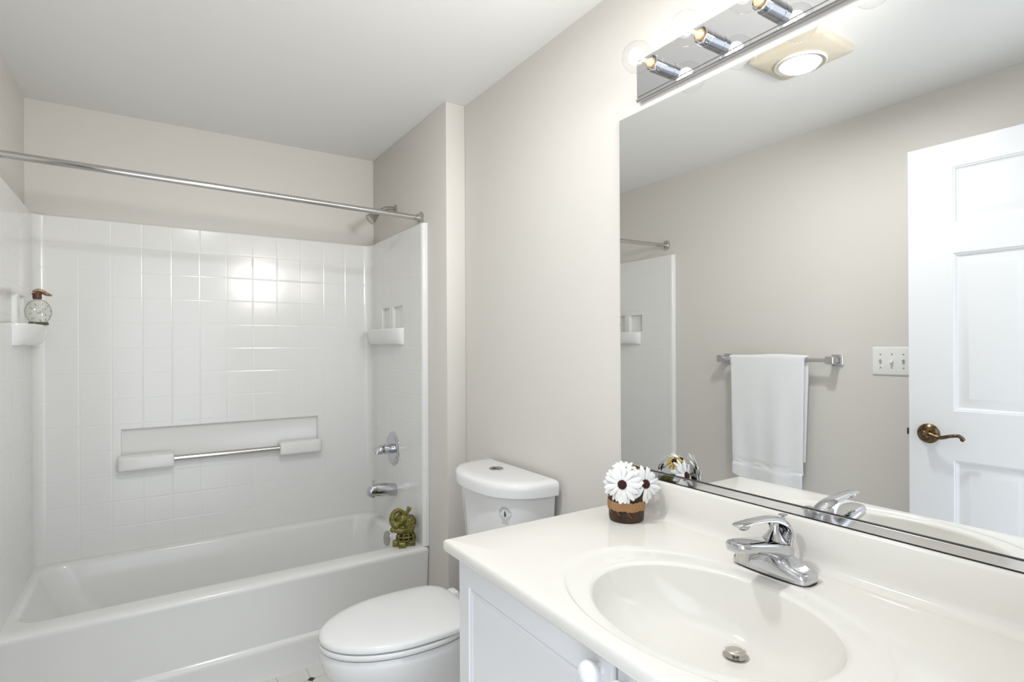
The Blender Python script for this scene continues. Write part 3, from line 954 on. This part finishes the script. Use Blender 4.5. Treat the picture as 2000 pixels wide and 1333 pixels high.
for c in (f1, f2, f3):
    tube(bm, spline([pc + V((0, 0, .068)), (pc + V((0, 0, .07)) + c) / 2, c - V((0, 0, .004))], 4), .002, 8)
link('stems', bm, M['leaf'], pot)

# ------------------------------------------------------------------ mirror
mir = thing('wall_mirror', 'large frameless wall mirror above the vanity backsplash', 'mirror', (-.003, -2.44, .952))
MY0, MY1, MZ0, MZ1 = -2.985, -1.903, .966, 1.987
bm = new()
box(bm, (-.0065, MY0, MZ0 - .006), (-.001, MY1, MZ1), 0, idx=1)
for f in bm.faces:
    if f.normal.x < -.5 or f.calc_center_median().x < -.006: f.material_index = 0
link('mirror_glass', bm, [M['mirror'], M['edge']], mir, 0)
bm = new()
prof = [(-.001, .9515), (-.0105, .9515), (-.0112, .9525), (-.0112, .9685), (-.0105, .9695), (-.0072, .9695), (-.0072, .956), (-.001, .956)]
loft(bm, [[V((x, y, z)) for x, z in prof] for y in (MY0, MY1 + .001)], True, True, True)
o = link('bottom_channel', bm, M['channel'], mir, 30); o['label'] = 'thin polished metal channel'
bm = new(); box(bm, (-.0116, MY0, .9497), (-.002, MY1, .9514)); box(bm, (-.0108, MY0, .9696), (-.0066, MY1, .9710)); link('dark_strips', bm, M['dark'], mir, 0)  # thin dark strips along the lower and upper edge of the channel

# ------------------------------------------------------------------ vanity light
LY0, LY1, LZ0, LZ1 = -2.940, -1.982, 2.010, 2.128
van = thing('vanity_light', 'polished chrome light bar with clear globe bulbs above the mirror', 'vanity light', (-.02, -2.46, 2.010))
bm = new()
prof = [(-.001, LZ0 + .002), (-.009, LZ0), (-.015, LZ0), (-.0175, LZ0 + .003), (-.0175, LZ0 + .008), (-.012, LZ0 + .011), (-.012, LZ0 + .0135), (-.0140, LZ0 + .0155), (-.0140, LZ1 - .0015), (-.0125, LZ1), (-.001, LZ1)]
loft(bm, [[V((x, y, z)) for x, z in prof] for y in (LY0, LY1)], True, True, True)
link('back_plate', bm, M['plate'], van, 25)
for k in range(6):
    c = V((-.0140, -2.078 - .1565 * k, 2.0705))
    bm = new(); lathe(bm, c, (-1, 0, 0), [(.0215, 0), (.0215, .0235), (.0205, .0245), (.0205, .0255), (.0215, .0265), (.0215, .046), (.0185, .046), (.0185, .03), (0, .03)], 32)
    link('lamp_holder', bm, M['chrome'], van, 35)
    g = c + V((-.098, 0, 0))
    bm = new()
    rg = .0395
    pr = [(.0125, .046), (.0130, .054)] + [(rg * math.sin(math.radians(a)), .098 - rg * math.cos(math.radians(a))) for a in range(24, 181, 6)]
    lathe(bm, c, (-1, 0, 0), pr, 32, False, True)
    gl = link('light_bulb', bm, M['glass'], van, 70)
    bm = new(); lathe(bm, c, (-1, 0, 0), [(.0125, .031), (.0125, .049), (.0105, .053), (.005, .060), (.004, .072), (0, .0725)], 24); link('bulb_base', bm, M['brass'], gl)
    bm = new()
    tube(bm, [g + V((.022 - .022 * math.cos(x * PI / 2) * 0 - .0, .012 * math.sin(x * 2 * PI), .012 * math.cos(x * 2 * PI))) - V((.012, 0, 0)) for x in [q / 20 for q in range(19)]], .0012, 8)
    link('filament', bm, M['filament'], gl)
    lamp('bulb_light', 'POINT', g + V((.006, 0, 0)), BULB_W, .022, (1.0, .975, .94))

# ------------------------------------------------------------------ ceiling fan light
fan = thing('ceiling_fan_light', 'square yellowed exhaust fan cover with a round lit lens on the ceiling', 'exhaust fan', (-.845, -1.975, H))
fc = V((-.836, -1.985, 0))
bm = new()
def fr(hx, hy, r, z): return rrect(fc.x - hx, fc.x + hx, fc.y - hy, fc.y + hy, r, z)
loft(bm, [fr(.118, .138, .02, H - .0005), fr(.118, .138, .02, H - .012), fr(.116, .136, .02, H - .018), fr(.108, .128, .02, H - .023), fr(.098, .112, .045, H - .028), fr(.090, .094, .075, H - .034)], True, True, True)
link('cover', bm, M['fanplate'], fan, 40)
lc = V((fc.x, fc.y, H - .0345))
bm = new(); lathe(bm, lc, (0, 0, -1), [(.088, 0), (.088, .006), (.084, .009), (.070, .006), (.066, .003), (.064, .001)], 48, False, False); ring = link('lens_ring', bm, M['fanring'], fan, 40)
bm = new()
for k in range(60):
    a = 2 * PI * k / 60
    e, s = V((math.cos(a), math.sin(a), 0)), V((-math.sin(a), math.cos(a), 0))
    p0, p1 = lc + e * .0715 + V((0, 0, -.0068)), lc + e * .0825 + V((0, 0, -.0092))
    vs = [bm.verts.new(p) for p in (p0 - s * .0014, p0 + s * .0014, p1 + s * .0014, p1 - s * .0014)]
    vs2 = [bm.verts.new(v.co + V((0, 0, .003))) for v in vs]
    bm.faces.new(vs)
    for q in range(4): bm.faces.new((vs[q], vs[(q + 1) % 4], vs2[(q + 1) % 4], vs2[q]))
link('vent_slots', bm, M['dark'], ring, 0)
bm = new(); lathe(bm, lc + V((0, 0, .0005)), (0, 0, -1), [(.0655, .002), (.062, .006), (.045, .0105), (.02, .0125), (0, .013)], 40); link('lens', bm, M['lens'], fan, 60)
fl = lamp('fan_lamp', 'AREA', lc + V((0, 0, -.016)), FAN_W, .12, (.97, .99, 1.0))

# ------------------------------------------------------------------ towel bar and towel
tb = thing('towel_bar', 'square-section chrome towel bar on the left wall', 'towel bar', (XL, -1.42, 1.244))
TX = -1.550
bm = new(); box(bm, (TX - .009, -1.742, 1.235), (TX + .009, -1.098, 1.253), .0015); link('bar', bm, M['chrome_soft'], tb, 30)
for y in (-1.118, -1.722):
    bm = new()
    rings = [[V((x, y + p.x, 1.244 + p.y)) for p in rrect(-h, h, -h, h, .006, 0, 4)] for x, h in ((XL + .0005, .027), (XL + .006, .027), (XL + .009, .024), (XL + .014, .017), (XL + .045, .0155), (TX - .002, .019), (TX + .014, .019), (TX + .0165, .0165))]
    loft(bm, rings, True, True, True); link('bracket', bm, M['chrome'], tb, 30)
bm = new()
path = []
TXc, TZ = TX, 1.2545
for k in range(41): path.append(('f', k / 40))
ny = 36
def towel_pt(s, v):
    """s 0..1 front hem to back hem, v 0..1 from the tub side to the door side"""
    Lf, Lb, R = .650, .52, .0155
    tot = Lf + Lb + PI * R
    l = s * tot
    if l < Lf:
        h = 1 - l / Lf
        z = TZ - .003 - (Lf - l); x = TXc + R; side = 1; hang = (Lf - l) / Lf
    elif l < Lf + PI * R:
        a = (l - Lf) / R
        z = TZ - .003 + R * math.sin(a) * 1.0; x = TXc + R * math.cos(a); side = 0; hang = 0
    else:
        z = TZ - .003 - (l - Lf - PI * R); x = TXc - R; side = -1; hang = (l - Lf - PI * R) / Lb
    y0, y1 = -1.190 - .020 * hang, -1.602 - (.012 * (1 - hang) if side <= 0 else 0) + .012 * hang
    y = y0 + (y1 - y0) * v
    wv = (math.sin(v * 8.5 + 1.0 + hang * 1.2) * .009 + math.sin(v * 19 + 2 - hang) * .0035) * hang
    x += wv * (1 if side >= 0 else .4) + side * .010 * hang * math.sin(PI * v) + .004 * side * hang
    if side > 0:
        z -= (.018 * (v ** 1.5) - .016 * (1 - v) ** 4) * max(0, hang) ** 2 * 1.2 + .006 * math.sin(v * 11) * hang ** 4
        for zz in (.685, .697, .709):                    # woven border lines above the hem
            x -= .0045 * math.exp(-((z + .02 * v - zz) / .0032) ** 2)
        if z < .675: x += .005 + .003 * math.sin(v * 14)
    z += .006 * math.exp(-((v - .62) / .25) ** 2) if side == 0 else 0
    x = max(x, XL + .016)
    return V((x, y, z))
NS = 150
loft(bm, [[towel_pt(i / NS, j / ny) for j in range(ny + 1)] for i in range(NS + 1)], False)
tw = link('bath_towel', bm, M['towel'], None, 60)
tag(tw, 'white terry towel folded over the square chrome towel bar', 'towel')
sm = tw.modifiers.new('thickness', 'SOLIDIFY'); sm.thickness = .011; sm.offset = 1.0 if False else -1.0
bv = tw.modifiers.new('soft_edge', 'BEVEL'); bv.width = .0045; bv.segments = 3; bv.limit_method = 'ANGLE'; bv.angle_limit = math.radians(50)

# ------------------------------------------------------------------ light switch
sw = thing('light_switch', 'white three-gang light switch plate on the left wall beside the door', 'light switch', (XL, -1.958, 1.244))
bm = new()
loft(bm, [[V((x, -1.958 + p.x, 1.244 + p.y)) for p in rrect(-.0825 + d, .0825 - d, -.0635 + d, .0635 - d, .006, 0, 4)] for x, d in ((XL + .0005, 0), (XL + .003, .0005), (XL + .0055, .003), (XL + .0062, .006))], True, True, True)
pl = link('cover_plate', bm, M['switch'], sw, 40)
for k, up in enumerate((1, -1, 1)):
    y = -1.912 - .046 * k
    bm = new()
    box(bm, (XL + .006, y - .0052, 1.232), (XL + .0072, y + .0052, 1.256), .0004)
    tip = V((XL + .019, y, 1.244 + up * .009)); b = V((XL + .006, y, 1.244))
    tube(bm, [b, b.lerp(tip, .5), tip], [.0055, .0050, .0042], 10)
    link('toggle', bm, M['toggle' if up > 0 else 'switch'], sw, 40)
    for dz in (-.0302, .0302):
        bm = new(); lathe(bm, (XL + .006, y, 1.244 + dz), (1, 0, 0), [(.0036, 0), (.0034, .0008), (.002, .0013), (0, .0013)], 12); link('screw', bm, M['nickel'], sw)

# ------------------------------------------------------------------ open door
F = V((-1.390, -2.111, 0)); Dv = V((-.030, -.86, 0)).normalized(); Nv = V((-Dv.y, Dv.x, 0)); Nv = Nv if Nv.x > 0 else -Nv
DW, DT, DZ0, DZ1 = .865, .035, .012, 2.090
us = [0, .146, .378, .487, .719, DW]; ws = [DZ0, .240, .876, 1.064, 1.665, 1.776, 1.994, DZ1]
cells = {(i, j) for i in (1, 3) for j in (1, 3, 5)}
prof = [(.003, -.0035), (.006, -.004), (.010, -.0095), (.014, -.0115), (.020, -.0115), (.046, -.003), (.05, -.0028)]
bm = new()
nested_plate(bm, F, Dv, (0, 0, 1), Nv, us, ws, cells, prof)
nested_plate(bm, F - Nv * DT, Dv, (0, 0, 1), -Nv, us, ws, cells, prof)
c = [F + V((0, 0, DZ0)), F + Dv * DW + V((0, 0, DZ0)), F + Dv * DW + V((0, 0, DZ1)), F + V((0, 0, DZ1))]
for i in range(4):
    a, b = c[i], c[(i + 1) % 4]
    bm.faces.new([bm.verts.new(q) for q in (a, b, b - Nv * DT, a - Nv * DT)])
door = link('door_1', bm, M['door'], None, 20, loc=F + Dv * DW + V((0, 0, DZ0)))
door['kind'] = 'structure'
hc = F + Dv * .066 + V((0, 0, .969))
bm = new()
lathe(bm, hc, Nv, [(.038, 0), (.038, .003), (.0355, .006), (.033, .0065), (.031, .010), (.024, .013), (.016, .015), (.0135, .022), (.0155, .030), (.0155, .046), (.011, .052), (0, .053)], 36)
lv = spline([hc + Nv * .040, hc + Nv * .043 + Dv * .018 + V((0, 0, .001)), hc + Nv * .047 + Dv * .05 + V((0, 0, -.006)), hc + Nv * .049 + Dv * .085 + V((0, 0, .004)), hc + Nv * .047 + Dv * .108 + V((0, 0, .007)), hc + Nv * .044 + Dv * .120 + V((0, 0, -.003)), hc + Nv * .043 + Dv * .116 + V((0, 0, -.010))], 6)
tube(bm, lv, lerp_list([.011, .0095, .0075, .0065, .0065, .0075, .0055], 6), 16)
o = link('door_handle', bm, M['bronze'], door, 50); o['label'] = 'dark bronze lever handle'
bm = new()
lc2 = F - Nv * DT / 2 + V((0, 0, .969))
for v in box(bm, (-.004, -.0085, -.0125), (.011, .0085, .0125), .001): pass
for v in bm.verts:
    q = v.co.copy(); v.co = lc2 - Dv * q.x + Nv * q.y + V((0, 0, q.z))
o = link('latch', bm, M['bronze'], door, 30); o['label'] = 'bronze latch bolt'
for z in (.25, 1.05, 1.85):
    bm = new(); lathe(bm, F + Dv * (DW + .004) + Nv * .003 + V((0, 0, z)), (0, 0, 1), [(.006, 0), (.006, .09)], 12); link('hinge_knuckle', bm, M['bronze'], door)

# ------------------------------------------------------------------ bottle on the shelf
bo = thing('glass_bottle', 'round flat clear glass bottle with a brown cap on the left corner shelf', 'bottle', (-1.540, -.270, 1.4122))
bc = V((-1.540, -.270, 1.4122))
nb = V((.45, -.89, 0)).normalized(); eb = V((0, 0, 1)).cross(nb) * -1; eb = V((.89, .45, 0)).normalized()
def disc_ring(cz, R, t, k):                           # ring of a flattened disc bottle at depth fraction k (-1..1)
    r = math.sqrt(max(0, 1 - abs(k) ** 3.2))
    pts = []
    for i in range(48):
        a = 2 * PI * i / 48
        x, z = .0425 * r * math.cos(a), R * r * math.sin(a)
        pts.append(bc + eb * x + nb * (t * k) + V((0, 0, max(cz + z, .004))))
    return pts
bm = new()
loft(bm, [disc_ring(.0515, .0495, .021, k) for k in (-.995, -.97, -.9, -.75, -.5, -.2, .2, .5, .75, .9, .97, .995)], True, True, True)
lathe(bm, bc + V((0, 0, .098)) - eb * .002, (-.05, 0, 1), [(.013, 0), (.0095, .005), (.0095, .014)], 20, False, False)
gb = link('bottle_glass', bm, M['bottleglass'], bo, 60)
bm = new()
loft(bm, [[bc + eb * (.031 * sx * math.copysign(abs(math.cos(a)) ** .6, math.cos(a))) + nb * (.017 * sx * math.copysign(abs(math.sin(a)) ** .6, math.sin(a))) + V((0, 0, z)) for a in [2 * PI * k / 32 for k in range(32)]] for sx, z in ((.96, .0), (1, .002), (1.02, .008), (.92, .012))], True, True, True)
link('bottle_foot', bm, M['bottlebase'], bo)
bm = new()                                            # moulded relief on the face
rnd = random.Random(3)
for k in range(10):
    a = 2 * PI * k / 10 + .2
    r0, r1 = .028, .038
    p = bc + nb * .0225 + V((0, 0, .049))
    q0, q1 = p + eb * r0 * math.cos(a) + V((0, 0, r0 * math.sin(a))), p + eb * r1 * math.cos(a + rnd.uniform(-.2, .2)) + V((0, 0, r1 * math.sin(a)))
    tube(bm, [q0, (q0 + q1) / 2, q1 - nb * .003], .0009, 6)
for (x, z, w) in ((.010, .062, .006), (.004, .050, .007), (.012, .040, .005), (-.008, .046, .005)):
    p = bc + nb * .0222 + eb * x + V((0, 0, z))
    tube(bm, [p + eb * w * math.cos(a) + V((0, 0, w * .7 * math.sin(a))) for a in [2 * PI * q / 5 for q in range(6)]], .0008, 6)
link('relief', bm, M['etch'], bo)
bm = new(); lathe(bm, bc + V((0, 0, .102)) - eb * .003, (-.05, 0, 1), [(.0135, 0), (.0145, .002), (.0145, .018), (.0165, .019), (.0165, .023), (.012, .024), (0, .024)], 24); o = link('cap', bm, M['cap'], bo); o['label'] = 'dark brown cap'
bm = new()
top_c = bc + V((0, 0, .131)) + eb * .012
rings = []
for k in range(13):
    u = k / 12
    r = .0145 * math.sin(PI * (.08 + .84 * u)) ** .8
    ctr = top_c + eb * (-.030 + .062 * u) + V((0, 0, .006 * math.sin(u * 5) - .006 * u))
    rings.append([ctr + nb * r * math.cos(a) * 1.1 + V((0, 0, r * (.55 + .18 * math.sin(3 * a + 4 * u)) * math.sin(a))) for a in [2 * PI * j / 20 for j in range(20)]])
loft(bm, rings, True, True, True)
o = link('dried_husk', bm, M['husk'], bo, 40); o['label'] = 'curled pale brown dried husk'

# ------------------------------------------------------------------ elephant figurine on the tub rim
EC = V((-.205, -.668, .3985))
ang = math.radians(21.8)
EA, EB = V((math.cos(ang), -math.sin(ang), 0)), V((math.sin(ang), math.cos(ang), 0))     # EA to the viewer's right, EB away
def ep(a, b, c): return EC + EA * a + EB * b + V((0, 0, c))
ele = thing('elephant_figurine', 'olive green ceramic elephant with raised trunk on the tub rim', 'figurine', EC)
ER = Matrix((EA, EB, V((0, 0, 1)))).transposed()
bm = new()
sphere(bm, ep(.008, .010, .117), (.036, .033, .034), 28, 20, ER)            # head
sphere(bm, ep(.012, .016, .082), (.038, .034, .028), 28, 18, ER)            # shoulders
tr = spline([ep(.008, .004, .114), ep(-.022, -.012, .100), ep(-.038, -.008, .118), ep(-.038, -.006, .138), ep(-.029, -.004, .156), ep(-.010, -.002, .164), ep(.009, 0, .154), ep(.022, 0, .147), ep(.032, 0, .156), ep(.041, 0, .175)], 6)
tube(bm, tr, lerp_list([.020, .0175, .0145, .0130, .0120, .0108, .0095, .0088, .0088, .0115], 6), 18)
tube(bm, spline([ep(-.034, -.012, .079), ep(-.015, -.020, .078), ep(.010, -.022, .074), ep(.030, -.016, .074)], 6), lerp_list([.0125, .0135, .0135, .011], 6), 16)   # folded foreleg
sphere(bm, ep(-.036, -.012, .079), .0135, 16, 12)
for aa, bb in ((-.006, -.0165), (.024, -.0185)):
    sphere(bm, ep(aa, bb, .128), (.0045, .003, .0055), 14, 10, ER)      # heavy eyelids
tube(bm, spline([ep(-.012, -.018, .104), ep(-.016, -.026, .097), ep(-.020, -.030, .094)], 4), lerp_list([.0055, .0045, .003], 4), 12)   # short tusk
link('head_and_trunk', bm, M['elephant'], ele, 70)
for bb, aa in ((-.014, .040), (.044, .046)):                                # ribbed ears
    bm = new()
    sphere(bm, ep(aa, bb, .094), (.026, .013, .034), 24, 16, ER)
    for k in range(7):
        th = math.radians(-95 + 190 * k / 6)
        r0, r1 = .004, .0265
        p0, p1 = ep(aa - .014 + r0 * math.cos(th), bb - .011 * (1 if bb < .02 else -1), .094 + r0 * math.sin(th)), ep(aa - .004 + r1 * math.cos(th), bb - .005 * (1 if bb < .02 else -1), .094 + r1 * 1.25 * math.sin(th))
        tube(bm, [p0, p0.lerp(p1, .5) - EB * .004 * (1 if bb < .02 else -1), p1], [.0035, .0052, .0048], 10)
    link('ear', bm, M['elephant'], ele, 70)
bm = new()
sphere(bm, ep(.024, .012, .034), (.046, .040, .036), 11, 7, ER)
for v in bm.verts:
    if v.co.z < EC.z + .0065: v.co.z = EC.z + .0065
rim_o = link('openwork_blanket', bm, M['elephant'], ele, 70)
wf = rim_o.modifiers.new('piercing', 'WIREFRAME'); wf.thickness = .0095; wf.use_even_offset = False; wf.use_boundary = True
ss = rim_o.modifiers.new('soft', 'SUBSURF'); ss.levels = 2; ss.render_levels = 2
bm = new(); sphere(bm, ep(.024, .012, .034), (.036, .030, .027), 24, 14, ER); link('dark_hollow', bm, M['elephant_dark'], ele, 70)  # dark filling painted as the shaded hollow behind the openwork
for a0, b0, w, d in ((-.024, .004, .014, .018), (.006, -.022, .018, .016), (.045, .010, .022, .028)):
    bm = new()
    rings = [[ep(a0 + p.x, b0 + p.y, z) for p in rrect(-w * k, w * k, -d * k, d * k, .006 * k, 0, 4)] for z, k in ((.0, .96), (.002, 1), (.017, 1), (.023, .9), (.026, .6))]
    loft(bm, rings, True, True, True); link('foot', bm, M['elephant'], ele, 60)
